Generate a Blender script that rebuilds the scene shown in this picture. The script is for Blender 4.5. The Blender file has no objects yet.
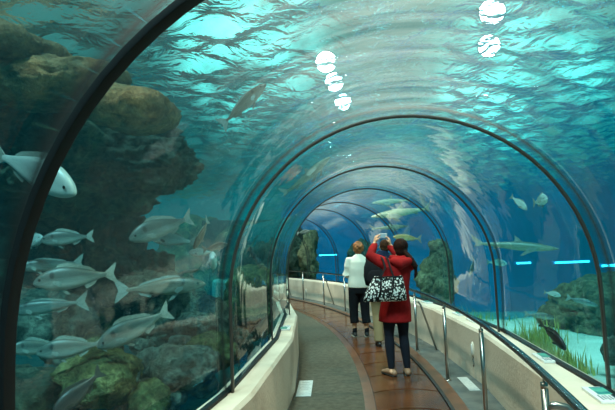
import bpy, bmesh, math, random
import numpy as np
from mathutils import Vector, Matrix, noise
random.seed(7); np.random.seed(7)
C = bpy.context.scene.collection
sc = bpy.context.scene
PI = math.pi

# ------------------------------------------------------------------ camera
F_PX, PITCH, ROLL, EYE = 540.0, 0.081, -0.0399, 1.6
FW = np.array([0, math.cos(PITCH), math.sin(PITCH)]); UP0 = np.array([0, -math.sin(PITCH), math.cos(PITCH)]); RT0 = np.array([1.0, 0, 0])
RT = RT0*math.cos(ROLL)+UP0*math.sin(ROLL); UP = -RT0*math.sin(ROLL)+UP0*math.cos(ROLL)
cam = bpy.data.objects.new('camera', bpy.data.cameras.new('camera')); C.objects.link(cam)
cam.data.sensor_width = 36; cam.data.lens = F_PX/615*36; cam.data.clip_start = 0.05; cam.data.clip_end = 200
cam.matrix_world = Matrix(((RT[0], UP[0], -FW[0], 0), (RT[1], UP[1], -FW[1], 0), (RT[2], UP[2], -FW[2], EYE), (0, 0, 0, 1)))
sc.camera = cam
def ray(x, y): return FW+RT*(x-307.5)/F_PX+UP*(205-y)/F_PX
def gp(x, y, z=0.0):
    d = ray(x, y); t = (z-EYE)/d[2]; return Vector(d*t+[0, 0, EYE])
def at(x, y, Y):
    d = ray(x, y); return Vector(d*(Y/d[1])+[0, 0, EYE])

# ------------------------------------------------------------------ tunnel plan: an arc
CX, CY, RM = -24.8965, 7.3912, 25.7882
A0 = math.atan2(-CY, -CX)
def arc(s, dr=0.0, z=0.0):
    a = s/RM+A0; r = RM+dr
    return Vector((CX+r*math.cos(a), CY+r*math.sin(a), z))
def er(s): a = s/RM+A0; return Vector((math.cos(a), math.sin(a), 0))
def et(s): a = s/RM+A0; return Vector((-math.sin(a), math.cos(a), 0))
def arc_dr(x, y): return math.hypot(x-CX, y-CY)-RM
def arc_s(x, y): return (math.atan2(y-CY, x-CX)-A0)*RM
HPAR, RG, ZC = 0.593, 1.301, 1.248
RING_S = [-5.5, -3.15, -0.78, 1.60, 3.842, 6.238, 8.598, 10.970, 13.326, 15.70, 18.06, 20.4]
RING_O = [0, 0, 0, 0.03, 0.026, -0.056, 0.056, -0.021, 0.028, -0.036, 0, 0]
RING_R = [0, 0, 0.0, 0.07, -0.022, -0.02, -0.021, -0.026, 0.016, -0.02, 0, 0]
S_END = 20.4

# ------------------------------------------------------------------ helpers
def col4(c): return (c[0], c[1], c[2], 1.0)
def srgb(r, g, b):
    return tuple(((v/255)/12.92 if v/255 <= 0.04045 else ((v/255+0.055)/1.055)**2.4) for v in (r, g, b))
class NT:
    def __init__(s, name):
        s.m = bpy.data.materials.new(name); s.m.use_nodes = True; s.t = s.m.node_tree; s.t.nodes.clear()
        s.out = s.t.nodes.new('ShaderNodeOutputMaterial')
    def n(s, typ, ins=None, **kw):
        nd = s.t.nodes.new(typ)
        for k, v in kw.items(): setattr(nd, k, v)
        for k, v in (ins or {}).items():
            if isinstance(v, bpy.types.NodeSocket): s.t.links.new(v, nd.inputs[k])
            else: nd.inputs[k].default_value = v
        return nd
    def ramp(s, fac, stops):
        r = s.t.nodes.new('ShaderNodeValToRGB'); s.t.links.new(fac, r.inputs[0])
        e = r.color_ramp.elements
        while len(e) < len(stops): e.new(0.5)
        for el, (p, c) in zip(e, stops):
            el.position = p; el.color = col4(c) if len(c) == 3 else c
        return r.outputs[0]
    def link(s, a, b): s.t.links.new(a, b)
def mat(name, c, rough=0.6, metal=0.0, spec=0.5, c2=None, scale=5.0, bump=0.0, bscale=None, detail=4.0, coat=0.0, emit=None, lo=0.35, hi=0.65, stretch=None, coords='Object'):
    t = NT(name)
    tc = t.n('ShaderNodeTexCoord').outputs[coords]
    if stretch: tc = t.n('ShaderNodeMapping', {'Vector': tc, 'Scale': stretch}).outputs[0]
    b = t.n('ShaderNodeBsdfPrincipled', {'Base Color': col4(c), 'Roughness': rough, 'Metallic': metal, 'Specular IOR Level': spec, 'Coat Weight': coat})
    if c2 is not None:
        nz = t.n('ShaderNodeTexNoise', {'Vector': tc, 'Scale': scale, 'Detail': detail, 'Roughness': 0.6})
        t.link(t.ramp(nz.outputs[0], [(lo, c), (hi, c2)]), b.inputs['Base Color'])
    if bump:
        nb = t.n('ShaderNodeTexNoise', {'Vector': tc, 'Scale': bscale or scale*3, 'Detail': 5.0})
        t.link(t.n('ShaderNodeBump', {'Height': nb.outputs[0], 'Strength': bump, 'Distance': 0.02}).outputs[0], b.inputs['Normal'])
    if emit:
        b.inputs['Emission Color'].default_value = col4(emit[0]); b.inputs['Emission Strength'].default_value = emit[1]
    t.link(b.outputs[0], t.out.inputs[0])
    return t.m
def link(name, me, m=None, parent=None, smooth=True):
    o = bpy.data.objects.new(name, me); C.objects.link(o)
    if m is not None and not me.materials: me.materials.append(m)
    if smooth: me.shade_smooth()
    if parent is not None: o.parent = parent
    return o
def pyobj(name, vs, fs, m=None, parent=None, smooth=False):
    me = bpy.data.meshes.new(name); me.from_pydata([tuple(v) for v in vs], [], fs); me.update()
    return link(name, me, m, parent, smooth)
def tag(o, label=None, cat=None, group=None, kind=None):
    for k, v in (('label', label), ('category', cat), ('group', group), ('kind', kind)):
        if v: o[k] = v
    return o
def empty(name, loc=(0, 0, 0), rz=0.0):
    o = bpy.data.objects.new(name, None); C.objects.link(o); o.location = loc; o.rotation_euler = (0, 0, rz); o.empty_display_size = 0.1
    return o
def copy_tree(o, parent=None):
    c = o.copy(); C.objects.link(c); c.parent = parent
    for ch in list(o.children): copy_tree(ch, c)
    return c
class MB:
    """collects shapes into one mesh"""
    def __init__(s): s.v = []; s.f = []
    def add(s, vs, fs):
        k = len(s.v); s.v += [Vector(v) for v in vs]; s.f += [tuple(i+k for i in f) for f in fs]; return s
    def box(s, c, d, rot=None):
        c = Vector(c); vs = []
        for x in (-1, 1):
            for y in (-1, 1):
                for z in (-1, 1):
                    v = Vector((x*d[0]/2, y*d[1]/2, z*d[2]/2))
                    if rot is not None: v = rot @ v
                    vs.append(c+v)
        return s.add(vs, [(0, 1, 3, 2), (4, 6, 7, 5), (0, 4, 5, 1), (2, 3, 7, 6), (0, 2, 6, 4), (1, 5, 7, 3)])
    def tube(s, pts, radii, n=12, up=(0, 0, 1), cap=True, round_caps=False):
        """radii: number or (a,b) per point; a is across, b is along up-ish"""
        pts = [Vector(p) for p in pts]
        if not isinstance(radii, (list,)): radii = [radii]*len(pts)
        R = [(r, r) if not isinstance(r, (tuple, list)) else r for r in radii]
        if round_caps:
            d0 = (pts[0]-pts[1]).normalized(); d1 = (pts[-1]-pts[-2]).normalized()
            P = []; Q = []
            for a in (80, 55, 28):
                a = math.radians(a); P.append(pts[0]+d0*min(R[0])*math.sin(a)); Q.append((R[0][0]*math.cos(a), R[0][1]*math.cos(a)))
            P += pts; Q += R
            for a in (28, 55, 80):
                a = math.radians(a); P.append(pts[-1]+d1*min(R[-1])*math.sin(a)); Q.append((R[-1][0]*math.cos(a), R[-1][1]*math.cos(a)))
            pts, R = P, Q
        vs = []; fs = []
        upv = Vector(up)
        for i, p in enumerate(pts):
            t = (pts[min(i+1, len(pts)-1)]-pts[max(i-1, 0)])
            t = t.normalized() if t.length > 1e-9 else Vector((0, 0, 1))
            a = upv.cross(t)
            if a.length < 1e-3: a = Vector((1, 0, 0)).cross(t)
            if a.length < 1e-3: a = Vector((0, 1, 0)).cross(t)
            a.normalize(); b = t.cross(a).normalized()
            for k in range(n):
                w = 2*PI*k/n
                vs.append(p+a*R[i][0]*math.cos(w)+b*R[i][1]*math.sin(w))
        for i in range(len(pts)-1):
            for k in range(n):
                k2 = (k+1) % n
                fs.append((i*n+k, i*n+k2, (i+1)*n+k2, (i+1)*n+k))
        if cap:
            fs.append(tuple(range(n))[::-1]); fs.append(tuple((len(pts)-1)*n+k for k in range(n)))
        return s.add(vs, fs)
    def loft(s, rings):
        """rings: list of equal length point lists, closed, capped"""
        n = len(rings[0]); vs = [v for r in rings for v in r]; fs = []
        for i in range(len(rings)-1):
            for k in range(n):
                k2 = (k+1) % n; fs.append((i*n+k, i*n+k2, (i+1)*n+k2, (i+1)*n+k))
        fs.append(tuple(range(n))[::-1]); fs.append(tuple((len(rings)-1)*n+k for k in range(n)))
        return s.add(vs, fs)
    def ball(s, c, r, n=10, m=8, rot=None):
        c = Vector(c); r = (r, r, r) if not isinstance(r, (tuple, list)) else r
        rings = []
        for i in range(m+1):
            a = PI*(i+0.15)/(m+0.3); ring = []
            for k in range(n):
                w = 2*PI*k/n; v = Vector((r[0]*math.sin(a)*math.cos(w), r[1]*math.sin(a)*math.sin(w), -r[2]*math.cos(a)))
                if rot is not None: v = rot @ v
                ring.append(c+v)
            rings.append(ring)
        return s.loft(rings)
    def build(s, name, m, parent=None, smooth=True, bevel=0.0, remesh=0.0, smooth_it=4, autosmooth=None):
        o = pyobj(name, s.v, s.f, m, parent, smooth)
        bm = bmesh.new(); bm.from_mesh(o.data); bmesh.ops.recalc_face_normals(bm, faces=bm.faces); bm.to_mesh(o.data); bm.free()
        if smooth: o.data.shade_smooth()
        if bevel:
            b = o.modifiers.new('bevel', 'BEVEL'); b.width = bevel; b.segments = 2; b.limit_method = 'ANGLE'
        if remesh:
            r = o.modifiers.new('remesh', 'REMESH'); r.mode = 'VOXEL'; r.voxel_size = remesh; r.use_smooth_shade = True
            g = o.modifiers.new('smooth', 'SMOOTH'); g.iterations = smooth_it; g.factor = 0.5
        if autosmooth is not None:
            try: o.data.set_sharp_from_angle(angle=autosmooth)
            except Exception: pass
        return o
def sweep_mb(prof, ss, closed_caps=True):
    """prof: list of (dr,z) polygon, swept at the arc stations ss"""
    mb = MB(); mb.loft([[arc(s, dr, z) for dr, z in prof] for s in ss]); return mb
def frange(a, b, n): return [a+(b-a)*i/n for i in range(n+1)]
STRUCT = lambda o: tag(o, kind='structure')

# ------------------------------------------------------------------ materials
M = {}
M['plaster'] = mat('plaster', srgb(216, 200, 180), 0.8, c2=srgb(182, 164, 144), scale=1.6, bump=0.25, bscale=30, lo=0.45, hi=0.8, spec=0.3)
M['carpet'] = mat('carpet', srgb(98, 93, 80), 0.95, c2=srgb(80, 77, 67), scale=14, bump=0.5, bscale=300, spec=0.1)
M['kerb'] = mat('kerb_paint', srgb(96, 98, 92), 0.7, c2=srgb(72, 76, 74), scale=6)
M['black_steel'] = mat('black_steel', (0.008, 0.008, 0.009), 0.6, spec=0.25)
M['bronze_steel'] = mat('bronze_steel', (0.035, 0.03, 0.025), 0.4, spec=0.5)
M['chrome'] = mat('brushed_steel', (0.42, 0.41, 0.38), 0.28, metal=1.0)
M['rail'] = mat('rail_steel', (0.10, 0.13, 0.14), 0.22, metal=0.9)
M['tank_paint'] = mat('tank_paint', (0.01, 0.30, 0.68), 0.9, c2=(0.008, 0.18, 0.46), scale=0.4, spec=0.1)
M['tank_teal'] = mat('tank_teal_glow', (0.01, 0.40, 0.30), 0.9, c2=(0.01, 0.30, 0.25), scale=0.4, spec=0.1)  # teal glow of the left water put into the wall colour
M['tank_mid'] = mat('tank_blue_green_glow', (0.01, 0.36, 0.74), 0.9, c2=(0.008, 0.22, 0.52), scale=0.35, spec=0.1)  # back wall colour carries the brightness of the lit water
M['sand'] = mat('sand', (0.70, 0.72, 0.62), 0.95, c2=(0.42, 0.46, 0.36), scale=1.3, bump=0.6, bscale=6, spec=0.1)
M['floor_wood'] = mat('walkway_rubber', srgb(112, 66, 38), 0.20, c2=srgb(70, 40, 24), scale=2.2, spec=0.55, lo=0.3, hi=0.7, bump=0.03, bscale=12)
M['floor_edge'] = mat('walkway_edging', srgb(118, 72, 44), 0.32, c2=srgb(84, 50, 30), scale=4, spec=0.5)
M['seam'] = mat('black_rubber', (0.012, 0.011, 0.01), 0.6)
M['white_plastic'] = mat('white_plastic', (0.75, 0.75, 0.72), 0.4)
M['sticker'] = mat('white_vinyl', (0.52, 0.53, 0.50), 0.6, c2=(0.40, 0.41, 0.40), scale=40, lo=0.5, hi=0.6)
def rock_mat(name, dark, mid, light, scale=1.5, bump=0.9):
    t = NT(name); tc = t.n('ShaderNodeTexCoord').outputs['Object']
    n1 = t.n('ShaderNodeTexNoise', {'Vector': tc, 'Scale': scale, 'Detail': 8.0, 'Roughness': 0.65})
    n2 = t.n('ShaderNodeTexNoise', {'Vector': tc, 'Scale': scale*6, 'Detail': 6.0, 'Roughness': 0.7})
    c = t.ramp(n1.outputs[0], [(0.3, dark), (0.5, mid), (0.72, light)])
    k = t.ramp(n2.outputs[0], [(0.35, (0.35, 0.35, 0.35)), (0.62, (1.25, 1.25, 1.25))])
    mx = t.n('ShaderNodeMix', {0: 1.0}, data_type='RGBA', blend_type='MULTIPLY'); t.link(c, mx.inputs[6]); t.link(k, mx.inputs[7])
    b = t.n('ShaderNodeBsdfPrincipled', {'Roughness': 0.9, 'Specular IOR Level': 0.15})
    t.link(mx.outputs[2], b.inputs['Base Color'])
    bp = t.n('ShaderNodeBump', {'Height': n2.outputs[0], 'Strength': bump, 'Distance': 0.13})
    t.link(bp.outputs[0], b.inputs['Normal']); t.link(b.outputs[0], t.out.inputs[0]); return t.m
M['rock'] = rock_mat('dark_rock', (0.020, 0.024, 0.018), (0.07, 0.085, 0.06), (0.20, 0.21, 0.13))
M['rock_reflect'] = rock_mat('reflection_rock', (0.12, 0.08, 0.05), (0.32, 0.20, 0.10), (0.85, 0.28, 0.10), 0.9)  # brown and orange of the surface reflection put into a rock colour
M['rock_green'] = rock_mat('algae_rock', (0.03, 0.04, 0.02), (0.17, 0.18, 0.07), (0.55, 0.50, 0.22), 3.5)
M['rock_grey'] = rock_mat('grey_rock', (0.05, 0.06, 0.05), (0.16, 0.19, 0.15), (0.36, 0.40, 0.30), 3.0)
M['rock_brown'] = rock_mat('brown_rock', (0.06, 0.05, 0.03), (0.22, 0.18, 0.10), (0.40, 0.32, 0.16), 2.0)

M['gravel'] = mat('dark_gravel', (0.07, 0.08, 0.06), 0.95, c2=(0.02, 0.025, 0.02), scale=3, bump=0.8, bscale=10, spec=0.1)
# acrylic: clear, mirror-like at grazing angles, faintly scratched
HAZE = 0.11
def acrylic(name, w_scale, tint, ior):
    t = NT(name); tc = t.n('ShaderNodeTexCoord').outputs['UV']
    mp = t.n('ShaderNodeMapping', {'Vector': tc, 'Scale': (1.0, 1.0, 1.0)}).outputs[0]
    nz = t.n('ShaderNodeTexNoise', {'Vector': mp, 'Scale': 2.2, 'Detail': 2.0})
    bp = t.n('ShaderNodeBump', {'Height': nz.outputs[0], 'Strength': 0.25, 'Distance': 0.02}).outputs[0]
    fr = t.n('ShaderNodeFresnel', {'IOR': ior, 'Normal': bp}).outputs[0]
    fac = t.n('ShaderNodeMath', {0: fr, 1: w_scale}, operation='MULTIPLY', use_clamp=True).outputs[0]
    tr = t.n('ShaderNodeBsdfTransparent', {'Color': col4(tint)})
    gl = t.n('ShaderNodeBsdfGlossy', {'Color': (1, 1, 1, 1), 'Roughness': 0.03, 'Normal': bp})
    mx = t.n('ShaderNodeMixShader', {0: fac, 1: tr.outputs[0], 2: gl.outputs[0]})
    # fine scratches along the panel: a wide weak lobe
    sc_ = t.n('ShaderNodeBsdfGlossy', {'Color': (1, 1, 1, 1), 'Roughness': 0.35, 'Normal': bp})
    sf = t.n('ShaderNodeMath', {0: fr, 1: w_scale*0.05}, operation='MULTIPLY', use_clamp=True).outputs[0]
    m2 = t.n('ShaderNodeMixShader', {0: sf, 1: mx.outputs[0], 2: sc_.outputs[0]})
    # haze in the plastic: brushed streaks that scatter the lamps above
    st = t.n('ShaderNodeTexNoise', {'Vector': t.n('ShaderNodeMapping', {'Vector': tc, 'Scale': (9.0, 0.8, 1.0)}).outputs[0], 'Scale': 1.0, 'Detail': 5.0, 'Roughness': 0.65})
    hz_ = t.n('ShaderNodeMapRange', {0: st.outputs[0], 1: 0.3, 2: 0.75, 3: 0.25*HAZE, 4: 1.5*HAZE}).outputs[0]
    vv = t.n('ShaderNodeSeparateXYZ', {0: tc}).outputs[1]
    dv = t.n('ShaderNodeMath', {0: t.n('ShaderNodeMath', {0: vv, 1: 2.3}, operation='SUBTRACT').outputs[0]}, operation='ABSOLUTE').outputs[0]
    cr = t.n('ShaderNodeMapRange', {0: dv, 1: 1.15, 2: 0.1, 3: 0.0, 4: 1.0}, interpolation_type='SMOOTHSTEP').outputs[0]
    hz_ = t.n('ShaderNodeMath', {0: hz_, 1: cr}, operation='MULTIPLY').outputs[0]
    tl = t.n('ShaderNodeBsdfTranslucent', {'Color': (1, 1, 1, 1)})
    m3 = t.n('ShaderNodeMixShader', {0: hz_, 1: m2.outputs[0], 2: tl.outputs[0]})
    t.link(m3.outputs[0], t.out.inputs[0]); return t.m
M['acrylic'] = acrylic('acrylic', 0.95, (0.96, 0.985, 0.975), 1.40)
t = NT('acrylic_wet'); t.link(t.n('ShaderNodeBsdfTransparent', {'Color': (0.98, 0.99, 0.99, 1)}).outputs[0], t.out.inputs[0]); M['acrylic_wet'] = t.m

# water surface seen from below and water body
t = NT('water_surface')
tcw = t.n('ShaderNodeTexCoord').outputs['Object']
nw = t.n('ShaderNodeTexNoise', {'Vector': tcw, 'Scale': 5.0, 'Detail': 3.0, 'Roughness': 0.5, 'Distortion': 1.2})
bw = t.n('ShaderNodeBump', {'Height': nw.outputs[0], 'Strength': 0.7, 'Distance': 0.06}).outputs[0]
fr = t.n('ShaderNodeFresnel', {'IOR': 1.105, 'Normal': bw}).outputs[0]
tr = t.n('ShaderNodeBsdfTransparent', {'Color': (0.9, 1.0, 1.0, 1)})
gl = t.n('ShaderNodeBsdfGlossy', {'Color': (0.95, 1, 1, 1), 'Roughness': 0.03, 'Normal': bw})
t.link(t.n('ShaderNodeMixShader', {0: fr, 1: tr.outputs[0], 2: gl.outputs[0]}).outputs[0], t.out.inputs[0])
M['water_surface'] = t.m
t = NT('water_body')
t.link(t.n('ShaderNodeBsdfTransparent').outputs[0], t.out.inputs[0])
ab = t.n('ShaderNodeVolumeAbsorption', {'Color': (0.10, 0.83, 0.88, 1), 'Density': 0.22})
sca = t.n('ShaderNodeVolumeScatter', {'Color': (0.06, 0.80, 1.0, 1), 'Density': 0.015, 'Anisotropy': 0.3})
t.link(t.n('ShaderNodeAddShader', {0: ab.outputs[0], 1: sca.outputs[0]}).outputs[0], t.out.inputs['Volume'])
M['water_body'] = t.m; t.m.volume_intersection_method = 'FAST' if hasattr(t.m, 'volume_intersection_method') else None

# ------------------------------------------------------------------ tank shell
TX0, TX1, TY0, TY1, TZ0, TZ1 = -11.0, 15.0, -7.0, 30.0, -2.4, 3.75
def slab(name, c, d, m): return STRUCT(MB().box(c, d).build(name, m, smooth=False))
w = 0.3; zc_ = (TZ0+4.6)/2; hz = 4.6-TZ0
slab('wall_right_tank', (TX1+w/2, (TY0+TY1)/2, zc_), (w, TY1-TY0+2*w, hz), M['tank_paint'])
slab('wall_left_tank', (TX0-w/2, (TY0+TY1)/2, zc_), (w, TY1-TY0+2*w, hz), M['tank_teal'])
slab('wall_back_tank', ((-1.5+TX1)/2, TY1+w/2, zc_), (TX1+1.5, w, hz), M['tank_mid'])
slab('wall_back_tank_left', ((TX0-1.5)/2, TY1+w/2, zc_), (-1.5-TX0, w, hz), M['tank_teal'])
slab('wall_front_tank', ((TX0+TX1)/2, TY0-w/2, zc_), (TX1-TX0, w, hz), M['tank_paint'])
slab('floor_tank', ((TX0+TX1)/2, (TY0+TY1)/2, TZ0-0.15), (TX1-TX0+2*w, TY1-TY0+2*w, 0.3), M['tank_paint'])

# water surface mesh
def wave_field(X, Y):
    rng = np.random.RandomState(3); Z = np.zeros_like(X)
    for i in range(46):
        lam = 0.28*(1.0+rng.rand()*1.3)*(2.4 if i % 4 == 0 else 1.0)
        th = rng.normal(1.0, 0.95); k = 2*PI/lam
        amp = 0.0034*lam/0.4*(0.6+rng.rand())
        wx = X+0.12*np.sin(Y*1.1+rng.rand()*6); wy = Y+0.12*np.sin(X*0.9+rng.rand()*6)
        Z += amp*np.sin(k*(wx*math.cos(th)+wy*math.sin(th))+rng.rand()*6.28)
    return Z
xs = np.arange(TX0, TX1+0.01, 0.065); ys = np.concatenate([np.arange(TY0, 14, 0.065), np.arange(14, TY1+0.01, 0.12)])
X, Y = np.meshgrid(xs, ys); Z = 3.62+wave_field(X, Y)
nx, ny = len(xs), len(ys)
me = bpy.data.meshes.new('water_surface')
me.vertices.add(nx*ny); me.vertices.foreach_set('co', np.stack([X, Y, Z], -1).astype(np.float32).ravel())
idx = np.arange(nx*ny).reshape(ny, nx)
q = np.stack([idx[:-1, :-1], idx[:-1, 1:], idx[1:, 1:], idx[1:, :-1]], -1).reshape(-1, 4)
me.loops.add(q.size); me.loops.foreach_set('vertex_index', q.ravel().astype(np.int32))
me.polygons.add(len(q)); me.polygons.foreach_set('loop_start', (np.arange(len(q))*4).astype(np.int32)); me.polygons.foreach_set('loop_total', np.full(len(q), 4, np.int32))
me.update(); me.validate()
o = link('water_surface', me, M['water_surface']); tag(o, 'rippling surface of the tank water seen from below', 'water', kind='stuff')

# ------------------------------------------------------------------ tunnel profile at ring k
def prof(k, r_extra=0.0, zb=HPAR-0.02, n=36):
    r = RG+RING_R[k]+r_extra; o_ = RING_O[k]
    pts = [(o_-r, zb), (o_-r, (zb+ZC)/2)]
    pts += [(o_+r*math.cos(PI-PI*i/n), ZC+r*math.sin(PI*i/n)) for i in range(n+1)]
    pts += [(o_+r, (zb+ZC)/2), (o_+r, zb)]
    return pts
# water body: outer box with a hollow where the dry tunnel runs
mb = MB(); 
vs = [(x, y, z) for x in (TX0, TX1) for y in (TY0, TY1) for z in (TZ0, TZ1)]
box_f = [(0, 1, 3, 2), (4, 6, 7, 5), (0, 4, 5, 1), (2, 3, 7, 6), (0, 2, 6, 4), (1, 5, 7, 3)]
mbb = MB().add(vs, box_f)
bm = bmesh.new(); 
bv = [bm.verts.new(v) for v in mbb.v]; [bm.faces.new([bv[i] for i in f]) for f in mbb.f]
bmesh.ops.recalc_face_normals(bm, faces=bm.faces)
bm2 = bmesh.new(); rings = []
for k in range(len(RING_S)):
    p = [(dr, z) for dr, z in prof(k, 0.075, zb=0.45)]
    p = [(p[0][0], -0.45), (p[0][0]-0.0, 0.2)]+p+[(p[-1][0], 0.2), (p[-1][0], -0.45)]
    rings.append([bm2.verts.new(arc(RING_S[k], dr, z)) for dr, z in p])
for a, b in zip(rings[:-1], rings[1:]):
    for i in range(len(a)):
        j = (i+1) % len(a); bm2.faces.new((a[i], a[j], b[j], b[i]))
bm2.faces.new(rings[0]); bm2.faces.new(rings[-1])
bmesh.ops.recalc_face_normals(bm2, faces=bm2.faces); bmesh.ops.reverse_faces(bm2, faces=bm2.faces)
me2 = bpy.data.meshes.new('tmp'); bm2.to_mesh(me2); bm.from_mesh(me2)
me = bpy.data.meshes.new('tank_water'); bm.to_mesh(me); bm.free(); bm2.free()
o = link('tank_water', me, M['water_body'], smooth=False); tag(o, 'clear blue-green water filling the tank around the tunnel', 'water', kind='stuff')

# acrylic panels (one window per bay), solid 5 cm
for k in range(len(RING_S)-1):
    nl = 8; ri = []; ro = []
    pa, pb = prof(k), prof(k+1); qa, qb = prof(k, 0.05), prof(k+1, 0.05)
    sa, sb = RING_S[k], RING_S[k+1]
    A, B, Ao, Bo = [[arc(s_, dr, z) for dr, z in p_] for s_, p_ in ((sa, pa), (sb, pb), (sa, qa), (sb, qb))]
    n = len(A); vs = []; fs = []; mi = []; uv = []
    for i in range(nl+1):
        t_ = i/nl
        vs += [a.lerp(b, t_) for a, b in zip(A, B)]
    for i in range(nl+1):
        t_ = i/nl
        vs += [a.lerp(b, t_) for a, b in zip(Ao, Bo)]
    off = (nl+1)*n
    for i in range(nl):
        for j in range(n-1):
            fs.append((i*n+j, (i+1)*n+j, (i+1)*n+j+1, i*n+j+1)); mi.append(0)
            fs.append((off+i*n+j, off+i*n+j+1, off+(i+1)*n+j+1, off+(i+1)*n+j)); mi.append(1)
        for j in (0, n-1):
            f = (i*n+j, off+i*n+j, off+(i+1)*n+j, (i+1)*n+j); fs.append(f if j else f[::-1]); mi.append(1)
    for j in range(n-1):
        for i in (0, nl):
            f = (i*n+j, i*n+j+1, off+i*n+j+1, off+i*n+j); fs.append(f if i == 0 else f[::-1]); mi.append(1)
    me = bpy.data.meshes.new('window_%d' % (k+1)); me.from_pydata(vs, [], fs); me.update()
    ul = me.uv_layers.new(name='UV')
    for p_ in me.polygons:
        for li in p_.loop_indices:
            vi = me.loops[li].vertex_index % off; ul.data[li].uv = (sa+(sb-sa)*(vi//n)/nl, (vi % n)*0.115)
    me.materials.append(M['acrylic']); me.materials.append(M['acrylic_wet'])
    for p_, m_ in zip(me.polygons, mi): p_.material_index = m_
    STRUCT(link('window_%d' % (k+1), me, smooth=True))

# steel ribs
for k in range(len(RING_S)):
    near = RING_S[k] < 2.5
    th, wd = (0.030, 0.058) if near else (0.020, 0.034)
    pi_ = prof(k, -th); po = prof(k, 0.0)
    s0, s1 = RING_S[k]-wd/2, RING_S[k]+wd/2
    vs = []; fs = []; n = len(pi_)
    for s_, p_ in ((s0, pi_), (s1, pi_), (s1, po), (s0, po)): vs += [arc(s_, dr, z) for dr, z in p_]
    for j in range(n-1):
        for a in range(4):
            b = (a+1) % 4; fs.append((a*n+j, b*n+j, b*n+j+1, a*n+j+1))
    fs.append((0, n, 2*n, 3*n)); fs.append((n-1, 4*n-1, 3*n-1, 2*n-1))
    mb = MB(); mb.add(vs, fs); o = mb.build('trim_%d' % (k+1), M['black_steel'] if near else M['bronze_steel'], smooth=True, bevel=0.004)
    STRUCT(o)

# parapets follow the bays (straight between ribs)
PSS = RING_S
def parapet(name, sgn, front):
    g = RG
    pr = [(front, -0.02), (front, HPAR-0.03), (front+0.02, HPAR), (g-0.06, HPAR+0.0), (g+0.055, HPAR-0.005), (g+0.055, -0.35), (front, -0.35)]
    pr = [(sgn*a, z) for a, z in pr]
    o = sweep_mb(pr, PSS).build(name, M['plaster'], smooth=False); STRUCT(o); return o
parapet('wall_right', 1, 1.027)
parapet('wall_left', -1, 1.092)
# dark gasket line under the glass
for i, sgn in enumerate((1, -1)):
    o = sweep_mb([(sgn*(RG-0.045), HPAR-0.005), (sgn*(RG-0.045), HPAR+0.02), (sgn*(RG-0.005), HPAR+0.025), (sgn*(RG-0.005), HPAR-0.005)], PSS).build('trim_%d' % (20+i), M['black_steel'], smooth=False); STRUCT(o)
# floor
SS = frange(-5.5, S_END, 90)
STRUCT(sweep_mb([(-1.12, -0.3), (-1.12, -0.012), (1.05, -0.012), (1.05, -0.3)], SS).build('floor', M['kerb'], smooth=False))
o = sweep_mb([(-1.095, -0.012), (-1.095, 0.0), (-0.33, 0.0), (-0.33, -0.012)], SS).build('carpet', M['carpet'], smooth=False)
tag(o, 'grey-green carpet strip along the left parapet', 'carpet')
o = sweep_mb([(0.655, -0.012), (0.655, 0.002), (1.03, 0.002), (1.03, -0.012)], SS).build('kerb', M['kerb'], smooth=False)
tag(o, 'grey floor strip between the moving walkway and the right parapet', 'kerb')
STRUCT(sweep_mb([(-1.6, -0.3), (-1.6, 2.75), (1.6, 2.75), (1.6, -0.3)], [S_END+0.03, S_END+0.2]).build('wall_back', M['rock'], smooth=False))
STRUCT(sweep_mb([(-1.6, -0.3), (-1.6, 2.75), (1.6, 2.75), (1.6, -0.3)], [-5.7, -5.54]).build('wall_front', M['plaster'], smooth=False))

# moving walkway
wk = empty('moving_walkway', arc(6, 0.1, 0)); tag(wk, 'curved moving walkway of glossy brown plates the visitors stand on', 'moving walkway')
def wchild(mbx, name, m, **kw):
    o = mbx.build(name, m, **kw); o.parent = wk; o.matrix_parent_inverse = Matrix.Translation(-wk.location); return o
wchild(sweep_mb([(-0.33, -0.012), (-0.33, 0.003), (-0.225, 0.003), (-0.225, -0.012)], SS), 'edge_strip', M['floor_edge'], smooth=False)
wchild(sweep_mb([(0.52, -0.012), (0.52, 0.012), (0.655, 0.012), (0.655, -0.012)], SS), 'edge_strip', M['floor_edge'], smooth=False)
wchild(sweep_mb([(0.485, -0.012), (0.485, 0.02), (0.52, 0.02), (0.52, -0.012)], SS), 'rubber_edge', M['seam'], smooth=False)
wchild(sweep_mb([(-0.225, -0.012), (-0.225, -0.004), (0.485, -0.004), (0.485, -0.012)], SS), 'bed', M['seam'], smooth=False)
s_ = -0.4; PL = 0.72
def bow(dr, s0): u = (dr-0.13)/0.355; return s0-0.14*(1-u*u)*-1-0.0
while s_ < 19.5:
    n = 12; ds = frange(-0.217, 0.478, n); vs = []
    for zz in (-0.008, 0.006):
        for s0 in (s_+0.018, s_+PL-0.018):
            for d in ds:
                vs.append(arc(s0+0.13*(1-((d-0.13)/0.348)**2), d, zz))
    m = n+1; fs = []
    for j in range(n):
        fs += [(j, j+1, m+j+1, m+j), (2*m+j, 3*m+j, 3*m+j+1, 2*m+j+1), (j, 2*m+j, 2*m+j+1, j+1), (m+j, m+j+1, 3*m+j+1, 3*m+j)]
    fs += [(0, m, 3*m, 2*m), (n, 2*m+n, 3*m+n, m+n)]
    if s_ > 2.4: wchild(MB().add(vs, fs), 'plate', M['floor_wood'], smooth=False)
    s_ += PL

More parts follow.
